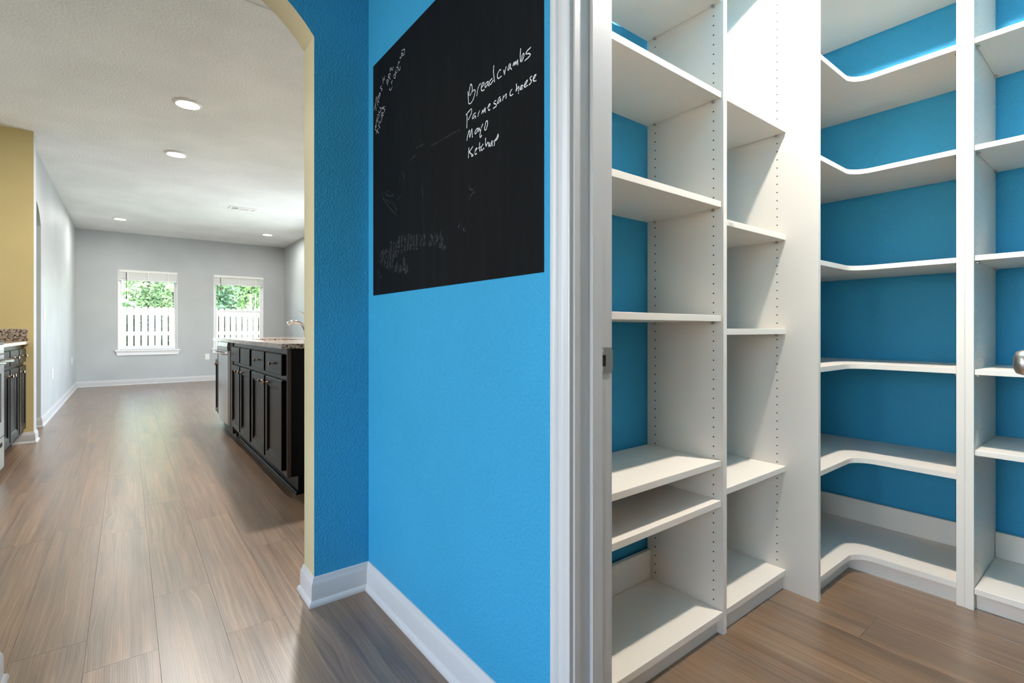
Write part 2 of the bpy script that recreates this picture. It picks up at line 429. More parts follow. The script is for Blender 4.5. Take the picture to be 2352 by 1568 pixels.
# baseboards: a board with a moulded top and a shoe moulding at the floor
BB = [(0, 0), (.022, 0), (.0225, .006), (.021, .012), (.018, .017), (.0125, .021), (.0125, .070), (.0115, .074), (.0115, .079), (.0085, .084), (.0065, .090), (.0050, .097), (.0035, .100), (0, .101)]
zmap = lambda u, v, h: (u, v, h)
def baseboard(name, path, side, label=None):
    o = mesh_obj(name, sweep(path, BB, zmap, side), M['trim'], (path[0][0], path[0][1], 0), None, True)
    return struct(o, label)
baseboard('baseboard_hall', [(XC, .800), (XC, YA), (AXR, YA), (AXR, YB), (XC + .4, YB)], 1, 'white baseboard wrapping the blue wall and arch pier')
baseboard('baseboard_hall_left', [(-1.3, YB), (AXL, YB), (AXL, YA), (-2.9, YA)], 1)
baseboard('baseboard_living', [(XL - .125, LYR), (XL, LYR), (XL, YW), (XR, YW), (XR, 8.7)], -1, 'white baseboard around the living room')
baseboard('baseboard_kitchen', [(-1.3, YY), (-.651, YY), (-.651, YY + .16), (XL - .1, YY + .16)], -1, 'white baseboard at the foot of the yellow wall')

# pantry door frame
frame = link('trim_1', None, (XC, .74, 0)); struct(frame, 'white moulded pantry door frame')
JY0, JY1, JZ = .045, .740, 2.04
CAS = [(0, 0), (.0, .010), (.003, .0115), (.006, .0095), (.009, .010), (.014, .0135), (.021, .0165), (.027, .0165), (.032, .0125), (.034, .0145), (.036, .012), (.040, .0165), (.046, .0180), (.0515, .0180), (.055, .0150), (.056, 0)]
bm = sweep([(JY1 + .004, 0), (JY1 + .004, JZ + .004), (JY0 - .004, JZ + .004), (JY0 - .004, 0)], CAS, lambda u, v, h: (XC - h, u, v), -1)
mesh_obj('casing', bm, M['trim'], (XC, JY1, 0), frame, True)
bm = sweep([(JY1 + .004, 0), (JY1 + .004, JZ + .004), (JY0 - .004, JZ + .004), (JY0 - .004, 0)], CAS, lambda u, v, h: (XP + h, u, v), -1)
# only the head and hinge-side legs of the pantry-side casing clear the shelves; the strike-side leg sits behind the jamb
mesh_obj('pantry_casing', bm, M['trim'], (XP, JY1, 0), frame, True)
box('jamb', XC, XP, JY1, DY1, 0, JZ, M['trim'], frame, .0015)
box('jamb', XC, XP, DY0, JY0, 0, JZ, M['trim'], frame, .0015)
box('jamb_head', XC, XP, DY0, DY1, JZ, DZ, M['trim'], frame, .0015)
box('door_stop', .787, .820, JY1 - .0095, JY1, 0, JZ - .0095, M['trim'], frame, .0012)
box('door_stop', .787, .820, JY0, JY0 + .0095, 0, JZ - .0095, M['trim'], frame, .0012)
box('door_stop_head', .787, .820, JY0, JY1, JZ - .0095, JZ, M['trim'], frame, .0012)
# strike plate with latch hole, lip and screws
sp_ = link('strike_plate', None, (.84, JY1, .931), frame); tag(sp_, 'brushed nickel strike plate')
bm = wall_grid(.821, .858, .9025, .9605, [(.8235, .838, .919, .944)], 'y', JY1 - .0022, JY1 - .0002)
mesh_obj('plate', bm, M['metal'], (.84, JY1, .931), sp_)
box('lip', .858, .862, JY1 - .0022, JY1 + .0025, .9085, .9545, M['metal'], sp_, .0008)
box('latch_hole', .8235, .838, JY1 - .0009, JY1 - .0004, .919, .944, M['dark'], sp_)
sc_me = lathe_mesh([(.0, 0), (.0032, 0), (.0028, -.0012), (.0012, -.0014)], M['chrome'], 12, 'y', 'screw')
for z in (.910, .953): link('screw', sc_me, (.829, JY1 - .0022, z), sp_)

# pantry door, swung open into the pantry, only its knob reaches the frame
door = link('door_1', None, (.868, .060, 0)); struct(door, 'open white panelled pantry door'); door.rotation_euler = (0, 0, math.radians(4.8))
WL[door.name] = Vector((0, 0, 0))     # children below are given in door-local coordinates
DW, DT, DH = .69, .035, 2.025
def local_box(name, x0, x1, y0, y1, z0, z1, mat, par, bev=0):
    return box(name, x0, x1, y0, y1, z0, z1, mat, par, bev)
slab = local_box('slab', 0, DW, -DT, 0, .012, DH, M['trim'], door, .002)
for (zx0, zx1) in ((.25, .90), (1.02, 1.90)):
    for (xa, xb) in ((.11, .31), (.38, .58)):
        local_box('panel', xa, xb, 0, .004, zx0, zx1, M['trim'], door, .004)
kn = link('knob', lathe_mesh([(0, 0), (.031, 0), (.032, .004), (.028, .008), (.0135, .010), (.0125, .024), (.016, .029), (.0235, .034), (.0262, .042), (.0262, .050), (.0235, .0575), (.021, .0600), (.0195, .0595), (.017, .0615), (.010, .0632), (0, .0636)], M['metal'], 32, 'y', 'knob'), (DW - .068, 0, .931), door)
tag(kn, 'round brushed nickel door knob')
kn2 = link('knob', lathe_mesh([(0, -.0), (.031, 0), (.030, -.006), (.0125, -.010), (.0125, -.024), (.0262, -.042), (.0235, -.0575), (.010, -.0632), (0, -.0636)], M['metal'], 24, 'y', 'knob'), (DW - .068, -DT, .931), door)
for z in (.25, 1.05, 1.80): link('hinge', lathe_mesh([(0, -.045), (.006, -.045), (.006, .045), (0, .045)], M['metal'], 10, 'z', 'hinge'), (-.008, -DT - .004, z), door)

# sliding door of the living room and window of the hall: frames around the daylight
def simple_frame(name, axis_x, y0, y1, z0, z1, mull):
    w = link(name, None, (axis_x, (y0 + y1) / 2, z0)); struct(w)
    for (a, b_, c, d) in ((y0, y0 + .05, z0, z1), (y1 - .05, y1, z0, z1), (y0 + .05, y1 - .05, z0, z0 + .05), (y0 + .05, y1 - .05, z1 - .05, z1)) + tuple((m_ - .03, m_ + .03, z0 + .05, z1 - .05) for m_ in mull):
        box('frame_bar', axis_x - .03, axis_x + .03, a, b_, c, d, M['trim'], w, .002)
simple_frame('door_2', XR + .09, 6.95, 8.65, .02, 2.05, (7.8,))
simple_frame('window_3', -3.06, .35, 1.75, .4, 2.2, (1.05,))
simple_frame('window_4', -3.06, -1.45, -.05, .4, 2.2, (-.75,))

# the two windows
for k, (x0, x1, z0, z1) in enumerate(WIN):
    w = link('window_%d' % (k + 1), None, ((x0 + x1) / 2, YW, z0)); struct(w, ('white sash window on the left', 'white sash window on the right')[k])
    yf0, yf1 = YW + .045, YW + .115
    box('frame', x0, x0 + .03, yf0, yf1, z0, z1, M['vinyl'], w, .002); box('frame', x1 - .03, x1, yf0, yf1, z0, z1, M['vinyl'], w, .002)
    box('frame', x0 + .03, x1 - .03, yf0, yf1, z1 - .03, z1, M['vinyl'], w, .002); box('frame', x0 + .03, x1 - .03, yf0, yf1, z0, z0 + .03, M['vinyl'], w, .002)
    zm = 1.375
    def sash(name, y, xa, xb, za, zb, st, rb, rt):
        s_ = link(name, None, ((xa + xb) / 2, y, za), w)
        box('stile', xa, xa + st, y - .015, y + .015, za, zb, M['vinyl'], s_, .002); box('stile', xb - st, xb, y - .015, y + .015, za, zb, M['vinyl'], s_, .002)
        box('rail', xa + st, xb - st, y - .015, y + .015, za, za + rb, M['vinyl'], s_, .002); box('rail', xa + st, xb - st, y - .015, y + .015, zb - rt, zb, M['vinyl'], s_, .002)
        box('pane', xa + st, xb - st, y - .002, y + .002, za + rb, zb - rt, M['glass'], s_)
    sash('upper_sash', YW + .097, x0 + .03, x1 - .03, zm - .02, z1 - .03, .022, .035, .03)
    sash('lower_sash', YW + .062, x0 + .03, x1 - .03, z0 + .03, zm + .015, .032, .040, .040)
    box('liner', x0, x0 + .006, YW, yf0, z0, z1, M['vinyl'], w); box('liner', x1 - .006, x1, YW, yf0, z0, z1, M['vinyl'], w)
    box('sill', x0 - .042, x1 + .040, YW - .045, YW + .06, z0 - .026, z0, M['vinyl'], w, .006)
    ap = [(x0 - .030, z0 - .026), (x1 + .028, z0 - .026), (x1 + .010, z0 - .092), (x0 - .012, z0 - .092)]
    mesh_obj('apron', prism(ap, 'y', YW - .018, YW), M['vinyl'], ((x0 + x1) / 2, YW, z0 - .06), w)
    # raised slat blind
    bl = thing('window_blind', ((x0 + x1) / 2, YW, z1), ('white raised slat blind in the left window', 'white raised slat blind in the right window beside the island')[k], 'blind', 'raised blinds in the two windows')
    box('headrail', x0 + .008, x1 - .008, YW - .008, YW + .04, z1 - .050, z1 - .002, M['plate'], bl, .004)
    rz = random.Random(k)
    for s_ in range(6):
        zz = z1 - .060 - s_ * .0215
        o = box('slat', x0 + .010, x1 - .010, YW - .006, YW + .040, zz - .0013, zz + .0013, M['plate'], bl); o.rotation_euler = (rz.uniform(.75, 1.05), rz.uniform(-.006, .006), 0)
    box('bottom_rail', x0 + .010, x1 - .010, YW - .006, YW + .042, z1 - .196, z1 - .170, M['plate'], bl, .004)
    for fx in (.16, .5, .84): box('ladder_tape', x0 + (x1 - x0) * fx - .008, x0 + (x1 - x0) * fx + .008, YW - .0075, YW - .0055, z1 - .172, z1 - .048, M['plate'], bl)
    wand = lathe_mesh([(0, 0), (.004, 0), (.004, -.40), (.007, -.41), (.009, -.47), (0, -.48)], M['black_plastic'], 8, 'z', 'wand')
    link('wand', wand, (x0 + .12, YW - .006, z1 - .060), bl)

# ------------------------------------------------------------------ pantry shelving
T = .0205
MEL = M['mel']
holes_z = [.1035 + .0318 * k for k in range(73)]
def hole_mesh(spots, axis, sign):
    """drilled holes as flat dark discs, their shade put into the colour; one joined part"""
    bm = bmesh.new()
    for p in spots:
        ring = []; cen = []
        for k in range(8):
            a = 2 * math.pi * k / 8; u, v = .0026 * math.cos(a), .0026 * math.sin(a)
            ring.append(bm.verts.new((p[0] + sign * .0004, p[1] + u, p[2] + v) if axis == 'x' else (p[0] + u, p[1] + sign * .0004, p[2] + v)))
        bm.faces.new(ring)
    return bm
pin_me = {}
def pin(axis, sign, loc, par):
    k = (axis, sign)
    if k not in pin_me:
        pin_me[k] = lathe_mesh([(0, 0), (.0034, 0), (.0034, sign * .005), (.0048, sign * .0055), (.0048, sign * .0072), (.003, sign * .010), (.0, sign * .011)], M['metal'], 10, axis, 'shelf_pin')
    return link('shelf_pin', pin_me[k], loc, par)

# --- first tower, half hidden by the door frame
tA = thing('shelf_tower', (1.2, 1.0, 0), 'white melamine shelf tower just inside the pantry door frame', 'shelf unit')
PY0, PY1, ZT = .852, 1.152, 2.44
box('side_panel', .878, .897, PY0, PY1, 0, ZT, MEL, tA, .0008)
box('side_panel', 1.540, 1.561, PY0, PY1, 0, ZT, MEL, tA, .0008)
LA, RA = .898, 1.539
for z in (2.078, 1.760, 1.401, 1.027, .551, .420):
    sh = box('shelf', LA, RA, .859, PY1 - .002, z, z + T, MEL, tA, .0008)
    for y in (.887, 1.117):
        pin('x', -1, (1.540, y, z - .0045), tA); pin('x', 1, (.897, y, z - .0045), tA)
box('top_shelf', LA, RA, .855, PY1 - .002, ZT - T, ZT, MEL, tA, .0008)
box('base_shelf', LA, RA, .853, PY1 - .002, .0560, .0775, MEL, tA, .0008)
box('toe_kick', LA, RA, .874, .890, 0, .0555, MEL, tA)
box('back_cleat', LA, RA, 1.136, 1.152, .078, .182, MEL, tA, .0008)
sp_ = [(1.540, y, z) for z in holes_z for y in (.887, 1.117)]
tag(mesh_obj('drilled_holes', hole_mesh(sp_, 'x', -1), M['dark'], (1.54, 1, 1), tA), kind='stuff')

# --- second tower between the first one and the deep panel
tB = thing('shelf_tower', (1.78, 1.0, 0), 'narrow white shelf tower with small labels on its upper shelf edges', 'shelf unit')
LB, RB = 1.5625, 1.998
shB = {}
for z in (2.385, 1.757, 1.344, .983, .456):
    shB[z] = box('shelf', LB, RB, .853, PY1 - .002, z, z + T, MEL, tB, .0008)
    for y in (.887, 1.117):
        pin('x', -1, (1.999, y, z - .0045), tB)
box('base_shelf', LB, RB, .853, PY1 - .002, .0580, .0790, MEL, tB, .0008)
box('toe_kick', LB, RB, .868, .884, 0, .0575, MEL, tB)
box('back_cleat', LB, RB, 1.136, 1.152, .0795, .182, MEL, tB, .0008)
def text_mesh(s, size, mat):
    cu = bpy.data.curves.new('t', 'FONT'); cu.body = s; cu.size = size
    ob = bpy.data.objects.new('t', cu); C.objects.link(ob); dg = bpy.context.evaluated_depsgraph_get()
    me = bpy.data.meshes.new_from_object(ob.evaluated_get(dg)); bpy.data.objects.remove(ob); bpy.data.curves.remove(cu)
    me.materials.clear(); me.materials.append(mat); return me
la = box('shelf_label', 1.572, 1.632, .8522, .853, 1.757 + .004, 1.757 + .0165, M['paper'], shB[1.757])
bm = bmesh.new()
for (xa, xb) in ((1.576, 1.592), (1.598, 1.600), (1.606, 1.619), (1.624, 1.628)):
    bmesh.ops.create_cube(bm, size=1, matrix=Matrix.Translation(((xa + xb) / 2, .8519, 1.767)) @ Matrix.Diagonal((xb - xa, .0004, .0055, 1)))
tag(mesh_obj('faded_print', bm, M['ink'], (1.6, .852, 1.767), shB[1.757]), kind='stuff')
la['label'] = 'small faded paper label'
lb = box('shelf_label', 1.574, 1.606, .8522, .853, 1.344 + .004, 1.344 + .0165, M['paper'], shB[1.344]); lb['label'] = 'small printed paper label'
tm = text_mesh('Baking Items', .0066, M['ink'])
lt = link('print', tm, (1.5755, .8520, 1.3525), None); lt.rotation_euler = (R90, 0, 0); lt.scale = (.78, 1.3, 1)
lt.parent = shB[1.344]; lt.location = Vector((1.5755, .8520, 1.3510)) - WL[shB[1.344].name]

# --- corner unit with L-shaped shelves
tC = thing('corner_shelf_unit', (2.35, .95, 0), 'white corner shelf unit with curved L-shaped shelves', 'shelf unit')
DPX0, DPX1 = 2.000, 2.020
box('side_panel', DPX0, DPX1, .741, 1.152, 0, ZT, MEL, tC, .0008)
box('side_panel', 2.380, 2.788, .404, .4275, 0, ZT, MEL, tC, .0008)
sp_ = [(2.000, y, z) for z in holes_z for y in (.887,)]
tag(mesh_obj('drilled_holes', hole_mesh(sp_, 'x', -1), M['dark'], (2.0, 1, 1), tC), kind='stuff')
def corner_shelf(name, z0, z1, yf, xf, R=.072):
    arc = [(xf - R + R * math.sin(a), yf - R + R * math.cos(a)) for a in [math.pi / 2 * k / 12 for k in range(13)]]
    pts = [(2.021, 1.150), (2.021, yf)] + arc + [(xf, .4285), (2.787, .4285), (2.787, 1.150)]
    bm = prism(pts, 'z', z0, z1)
    return mesh_obj(name, bm, MEL, (2.45, .95, z0), tC)
for z in (2.394, 2.020, 1.639, 1.244, .840, .455): 
    corner_shelf('corner_shelf', z, z + .0190, .757 if z > .5 else .748, 2.386)
    pin('y', 1, (2.415, .428, z - .0045), tC); pin('y', 1, (2.755, .428, z - .0045), tC)
corner_shelf('base_shelf', .0590, .0800, .748, 2.385)
box('toe_kick', 2.021, 2.400, .773, .789, 0, .0585, MEL, tC)
box('toe_kick', 2.400, 2.416, .429, .789, 0, .0585, MEL, tC)
box('back_cleat', 2.022, 2.772, 1.136, 1.152, .0805, .183, MEL, tC, .0008)
box('back_cleat', 2.772, 2.788, .429, 1.135, .0805, .183, MEL, tC, .0008)

# --- right unit along the back wall
tD = thing('shelf_tower', (2.58, 0, 0), 'white shelf tower at the right edge beside the corner shelves', 'shelf unit')
box('side_panel', 2.378, 2.788, .3795, .4035, 0, ZT, MEL, tD, .0008)
box('side_panel', 2.378, 2.788, -.46, -.44, 0, ZT, MEL, tD, .0008)
for z in (2.394, 2.022, 1.639, 1.246, .839, .552):
    box('shelf', 2.386, 2.787, -.439, .3785, z, z + .0190, MEL, tD, .0008)
    for x in (2.416, 2.756): pin('y', -1, (x, .3795, z - .0045), tD)
box('base_shelf', 2.380, 2.787, -.439, .3785, .0590, .0800, MEL, tD, .0008)
box('toe_kick', 2.408, 2.424, -.439, .3785, 0, .0585, MEL, tD)
box('back_cleat', 2.772, 2.788, -.439, .3785, .0805, .183, MEL, tD, .0008)
sp_ = [(x, .3795, z) for z in holes_z for x in (2.416, 2.756)]
bm = hole_mesh(sp_, 'y', -1)
tag(mesh_obj('drilled_holes', bm, M['dark'], (2.58, .38, 1), tD), kind='stuff')

# pantry ceiling lamp (above the frame): a porcelain holder with a bare bulb
lp = thing('ceiling_lamp', (1.76, .415, ZC), 'round white ceiling lampholder with a bare bulb in the pantry', 'lamp')
link('holder', lathe_mesh([(0, 0), (.058, 0), (.056, -.014), (.030, -.022), (.022, -.034), (0, -.034)], M['plate'], 24, 'z', 'holder'), (1.76, .415, ZC), lp)
link('bulb', lathe_mesh([(0, -.034), (.014, -.036), (.020, -.05), (.036, -.072), (.040, -.09), (.036, -.108), (.022, -.124), (0, -.130)], M['bulb'], 24, 'z', 'bulb'), (1.76, .415, ZC), lp)

# ------------------------------------------------------------------ chalkboard on the blue wall
cb = thing('chalkboard', (XC, 1.325, 1.566), 'large black chalkboard sheet with a handwritten grocery list', 'chalkboard')
box('sheet', XC - .0015, XC, .8355, 1.8135, 1.130, 2.003, M['board'], cb)
STROKES = {
    'Breadcrumbs': "11486,16555 11446,16189;11446,16428 11365,16674 11325,16687 11285,16632 11265,16536 11305,16442 11393,16398;11393,16409 11225,16477 11139,16462 11127,16396 11225,16237 11353,16174 11433,16207;11050,16263 11011,16396 10972,16488;11011,16396 10934,16506 10858,16530;10820,16408 10745,16432 10701,16468 10749,16508 10809,16478 10839,16377 10794,16307 10690,16305;10514,16447 10609,16442 10660,16389 10634,16336 10543,16385 10506,16444 10521,16355 10463,16312;10327,16452 10434,16426 10463,16364 10398,16328 10292,16390;10264,16760 10281,16613 10257,16438 10229,16313;9957,16509 10014,16533 10100,16477 10110,16399 10066,16341 9930,16351;9846,16463 9812,16329;9812,16329 9779,16446 9740,16509;9600,16520 9658,16455 9674,16392 9616,16398 9567,16506 9570,16399 9519,16348;9471,16406 9430,16481 9418,16403 9367,16479 9348,16384 9292,16476 9283,16346;9169,16702 9191,16548 9182,16386;9182,16386 9160,16400 9099,16527 9048,16514 9069,16438 9139,16357;8794,16558 8935,16530 8970,16480 8876,16448 8812,16401 8847,16369 8920,16354 9024,16338",
    'Parm': "11527,15936 11539,15562;11589,15942 11345,16012 11297,15978 11325,15878 11474,15763;11100,15833 11198,15824 11257,15756 11225,15713 11127,15767 11104,15683;10992,15688 10969,15788;10976,15758 10904,15830;10820,15705 10764,15796 10749,15712 10682,15809 10690,15723 10642,15812 10653,15679;10561,15779 10470,15789 10427,15830 10488,15831 10514,15767 10488,15684 10427,15690;10173,15826 10239,15824 10257,15779 10169,15731 10159,15682 10229,15670 10299,15660;9980,15851 10049,15836 10110,15750 10066,15720 9987,15803 9974,15713;9896,15719 9852,15834 9846,15787 9740,15831 9753,15717;9500,15859 9567,15826 9590,15755 9551,15717 9462,15723;9345,15926 9330,15832 9361,15747;9352,15744 9283,15814 9243,15809 9261,15700;9268,15669 9243,15652;9191,15756 9114,15765 9102,15792 9157,15804 9197,15752 9160,15715 9096,15723;9039,15754 8964,15782 8917,15843 8979,15830 9042,15763 9009,15714 8911,15724;8754,15871 8812,15867 8823,15824 8774,15777 8800,15731 8870,15708;8711,15780 8659,15802 8614,15848 8668,15846 8713,15790 8688,15729 8602,15709",
    'Mayo': "11535,15212 11507,15319 11446,15433 11405,15453 11393,15251 11313,15413 11281,15451 11261,15217;10969,15383 11069,15379 11139,15314 11108,15272 11011,15317 10969,15373 10949,15272;10923,15375 10877,15292 10764,15430;10820,15374 10896,15174 10877,15099 10809,15147;10653,15341 10616,15434 10550,15427 10550,15339 10598,15239 10660,15227 10682,15298 10645,15349",
    'Ketchup': "11438,14999 11446,14835 11466,14713;11233,14972 11377,14893 11417,14872 11305,14778 11225,14730 11265,14708 11325,14740;11139,14799 11069,14834 11038,14868 11100,14858 11139,14771 11108,14714 11046,14734;10908,14984 10923,14860 10896,14735;10984,14846 10858,14852;10738,14891 10813,14850 10847,14774 10802,14740 10701,14774;10634,15019 10634,14861 10609,14779;10609,14807 10543,14865 10506,14844 10499,14743;10445,14846 10460,14771 10406,14741 10345,14862 10341,14708;10285,14809 10250,14825 10236,14742 10264,14699;10285,14809 10152,14861 10090,14944 10076,14882 10135,14825 10239,14801",
    'trash': "18029,18324 17798,18784;17919,18563 17828,18242;17768,18640 17690,18373;17768,18648 17636,18688 17548,18631 17654,18539 17559,18452;17636,18664 17536,18781 17454,18750 17489,18645;17607,18712 17477,18707;17343,18996 17459,18970 17343,18885 17274,18823 17372,18802;17228,19251 17199,19005;17085,19252 17091,19098;17216,19106 17074,19177",
    'fri': "16889,18999 16805,18793;16889,19010 16750,18967 16772,18888 16861,18896;16750,19139 16712,19004;16750,19150 16586,19130 16608,19058 16695,19060 16565,18923;16543,19339 16597,19214 16452,19278 16414,19172 16298,19259",
    'rec': "16630,18634 16624,18563 16522,18522 16409,18578;16468,18809 16446,18683;16452,18776 16388,18800;16308,18903 16234,18941 16135,18900 16161,18799 16282,18859;16088,19064 16161,19005 16083,18935 15970,18988;16057,19136 15954,19079 15924,19190;15954,19088 15822,18923 15752,19030;15903,19270 15898,19202 15782,19229;15777,19370 15747,19297 15642,19344;15692,19420 15622,19437 15523,19346 15597,19328 15662,19407;15662,19523 15450,19491 15410,19405 15484,19275",
    'mon': "17937,17575 17907,17714 17840,17609 17810,17887 17654,17740;17726,17991 17690,18050 17571,17986 17607,17898 17726,17890 17762,17991;17607,18141 17512,18056 17378,18132 17459,18232 17524,18240",
    'thurs': "17816,17368 17654,17525;17937,17580 17595,17327;17636,17646 17477,17468;17548,17692 17607,17569;17559,17768 17459,17659 17331,17762 17372,17818;17372,17918 17245,17792;17384,17940 17308,17990 17222,17936 17279,17898 17159,17833;17051,18122 17314,18156 17080,18039 17051,17989 17170,17914",
    'faint': "17003,14978 16892,14878 16620,14774 16249,14739;17247,14993 17219,14851 16985,14629 16664,14375 16093,14006;17172,14745 16846,14658 16620,14517;16051,14109 16179,14318 16441,14481;16620,14951 16801,14972;15673,14615 16008,14504;15190,15605 14957,15630 14616,15650;14616,15898 14359,15884 14072,15874;14286,16056 14215,15983;15881,15207 15550,15342 15469,15108;14179,14629 14179,14462 14108,14278 14200,14096;11989,12880 11888,13004 11766,12859 11656,12753 11591,12874;11415,13959 11388,13837 11129,13751 11336,13653 11452,13533;13591,15666 12817,15659 11933,15643;17702,12246 17555,12075 17362,11910",
    'smudge': "17458,12497 17410,12726 17266,12864 17078,12879;17362,12409 17172,12736 16985,12829;17125,12307 16985,12599 16846,12926;16892,12207 16755,12573 16620,12897;16664,12147 16575,12515 16486,13142;16486,12168 16309,12671 16266,13074;16309,12485 16136,12724 16051,13043;16093,12534 15881,12874 16008,13074;15923,12660 15839,12978 15881,13202;15673,12594 15632,12949 15591,13267;15429,12600 15389,12916 15389,13200;15230,12646 15151,12953 15112,13194;15034,12656 14918,12920 14957,13135;14804,12627 14728,12928 14766,13106;14579,12598 14505,12896 14579,13078;14286,12662 14215,12855 14286,13034;14037,12629 14002,12858 14072,13068;13726,12752 13624,12640 13457,12811 13624,12901;13391,12576 13196,12741 13260,12911;13100,12537 12879,12632 13004,12777 12942,12925;13068,12532 12694,12389;16179,12027 16136,12207 15966,12300 16051,12015;15839,11959 15756,12205 15673,11980;15550,12040 15469,12426 15389,11990 15230,11957 15269,12191",
}
def ribbon(strokes, width, x):
    bm = bmesh.new()
    for s in strokes:
        # Catmull-Rom smoothing, then a flat ribbon in the plane of the board
        P_ = [Vector(p) for p in s]
        if len(P_) > 2:
            Q = []
            for i in range(len(P_) - 1):
                p0, p1, p2, p3 = P_[max(i - 1, 0)], P_[i], P_[i + 1], P_[min(i + 2, len(P_) - 1)]
                for t in (0, .25, .5, .75):
                    Q.append(.5 * ((2 * p1) + (p2 - p0) * t + (2 * p0 - 5 * p1 + 4 * p2 - p3) * t * t + (3 * p1 - p0 - 3 * p2 + p3) * t ** 3))
            Q.append(P_[-1]); P_ = Q
        prev = None
        for i, p in enumerate(P_):
            d = (P_[min(i + 1, len(P_) - 1)] - P_[max(i - 1, 0)])
            if d.length < 1e-6: continue
            d.normalize(); nn = Vector((-d.y, d.x)) * width * .5
            cur = (bm.verts.new((x, *(p + nn))), bm.verts.new((x, *(p - nn))))
            if prev: bm.faces.new((prev[0], cur[0], cur[1], prev[1]))
            prev = cur
    return bm
for key, (width, mat, lab) in {'Breadcrumbs': (.0027, 'chalk', 'the word Breadcrambs in white chalk'), 'Parm': (.0027, 'chalk', 'the words Parmesan cheese in white chalk'), 'Mayo': (.0027, 'chalk', 'the word mayo in white chalk'),
        'Ketchup': (.0027, 'chalk', 'the word Ketchup in white chalk'), 'trash': (.0027, 'chalk_thin', 'the word TRASH in thin chalk'), 'fri': (.0027, 'chalk_thin', 'a short word in thin chalk'),
        'rec': (.0027, 'chalk_thin', 'a bracketed word in thin chalk'), 'mon': (.0027, 'chalk_thin', 'the word MON in thin chalk'), 'thurs': (.0027, 'chalk_thin', 'the word THURS in thin chalk'),
        'faint': (.0045, 'chalk_dust', 'faint leftover chalk scratches'), 'smudge': (.013, 'chalk_dust', 'wiped chalk smudge')}.items():
    st = [[tuple(int(v) * 1e-4 for v in q.split(',')) for q in s.split()] for s in STROKES[key].split(';')]
    x = XC - .0018 - (.0002 if key not in ('faint', 'smudge') else 0)
    bm = ribbon(st, width, x)
    o = mesh_obj('chalk_smudge' if key in ('faint', 'smudge') else 'chalk_writing', bm, M[mat], (x, st[0][0][0], st[0][0][1]), cb); o['label'] = lab
    if key in ('faint', 'smudge'): o['kind'] = 'stuff'

# ------------------------------------------------------------------ kitchen
def panel_mesh(w, h, t, rings, mat, face):
    """door or drawer front w x h x t; rings = [(inset, depth)], face '-x' or '+x' ; centred, back at 0"""
    key = ('pm', round(w, 4), round(h, 4), t, tuple(rings), face)
    if key in _cache: return _cache[key]
    s = -1 if face == '-x' else 1
    bm = bmesh.new(); loops = []
    for ins, dep in [(0, 0)] + [(i, t - d) for i, d in rings]:
        a, b_ = w / 2 - ins, h / 2 - ins
        loops.append([bm.verts.new((s * dep, u, v)) for u, v in ((-a, -b_), (a, -b_), (a, b_), (-a, b_))])
    bm.faces.new(loops[0])
    for p, q in zip(loops, loops[1:]):
        for k in range(4): bm.faces.new((p[k], p[(k + 1) % 4], q[(k + 1) % 4], q[k]))
    bm.faces.new(loops[-1])
    _cache[key] = to_mesh(bm, 'front', mat); return _cache[key]
DOOR = [(0, .004), (.004, 0), (.046, 0), (.050, .003), (.056, .003), (.061, .0075), (.066, .0075), (.073, .011)]
DRAW = [(0, .004), (.006, 0), (.010, 0)]
knob_me = {s: lathe_mesh([(0, 0), (.0075, 0), (.006, s * .004), (.0045, s * .010), (.005, s * .016), (.011, s * .0205), (.0145, s * .0235), (.0145, s * .026), (.011, s * .0285), (0, s * .0295)], M['pewter'], 16, 'x', 'knob') for s in (-1, 1)}
def front(par, name, xf, y0, y1, z0, z1, sgn, knob=None, rings=DRAW):
    o = link(name, panel_mesh(y1 - y0, z1 - z0, .019, rings, M['espresso'], '-x' if sgn < 0 else '+x'), (xf, (y0 + y1) / 2, (z0 + z1) / 2), par)
    if knob: link('knob', knob_me[sgn], (xf + sgn * .019, knob[0], knob[1]), o)
    return o
FX = .759                                             # island face frame, facing -x
IW = 1.62
def base_cab(name, y0, y1, label, group=None, hollow=False):
    t = thing(name, ((FX + IW) / 2, (y0 + y1) / 2, 0), label, 'cabinet', group)
    if hollow:
        box('face', FX, FX + .02, y0, y1, .112, .886, M['espresso'], t); box('floor_panel', FX + .02, IW, y0, y1, .112, .130, M['espresso'], t)
        box('side', FX + .02, IW, y0, y0 + .018, .130, .886, M['espresso'], t); box('side', FX + .02, IW, y1 - .018, y1, .130, .886, M['espresso'], t); box('back', IW - .018, IW, y0 + .018, y1 - .018, .130, .886, M['espresso'], t)
    else: box('body', FX, IW, y0, y1, .112, .886, M['espresso'], t, .0015)
    box('toe_kick', FX + .06, IW - .02, y0 + .003, y1, 0, .112, M['espresso'], t)
    return t
ISL = 'base cabinets of the kitchen island'
c1 = base_cab('island_cabinet', 3.163, 4.190, 'dark island cabinet nearest the arch with knobs on its drawers', ISL)
box('end_skin', FX - .001, FX + .018, 3.160, 3.1635, .112, .886, M['worn'], c1)
box('corner_edge', FX - .0015, FX + .001, 3.160, 3.185, .112, .886, M['worn'], c1)
link('toe_moulding', to_mesh(prism([(FX + .045, 0), (FX + .06, 0), (FX + .06, .018), (FX + .052, .016), (FX + .047, .009)], 'y', 3.163, 4.190), 'toe_moulding', M['espresso']), (0, 0, 0), c1)
TM = [(FX + .045, 0), (FX + .06, 0), (FX + .06, .018), (FX + .052, .016), (FX + .047, .009)]
for (a, b_, kd) in ((3.232, 3.678, 3.62), (3.717, 4.155, 3.775)):
    front(c1, 'drawer', FX, a, b_, .719, .849, -1, ((a + b_) / 2, .784))
    front(c1, 'door', FX, a, b_, .140, .690, -1, (kd, .648), DOOR)
c2 = base_cab('island_cabinet', 4.190, 5.075, 'dark island sink cabinet with two plain false drawer fronts', ISL, True)
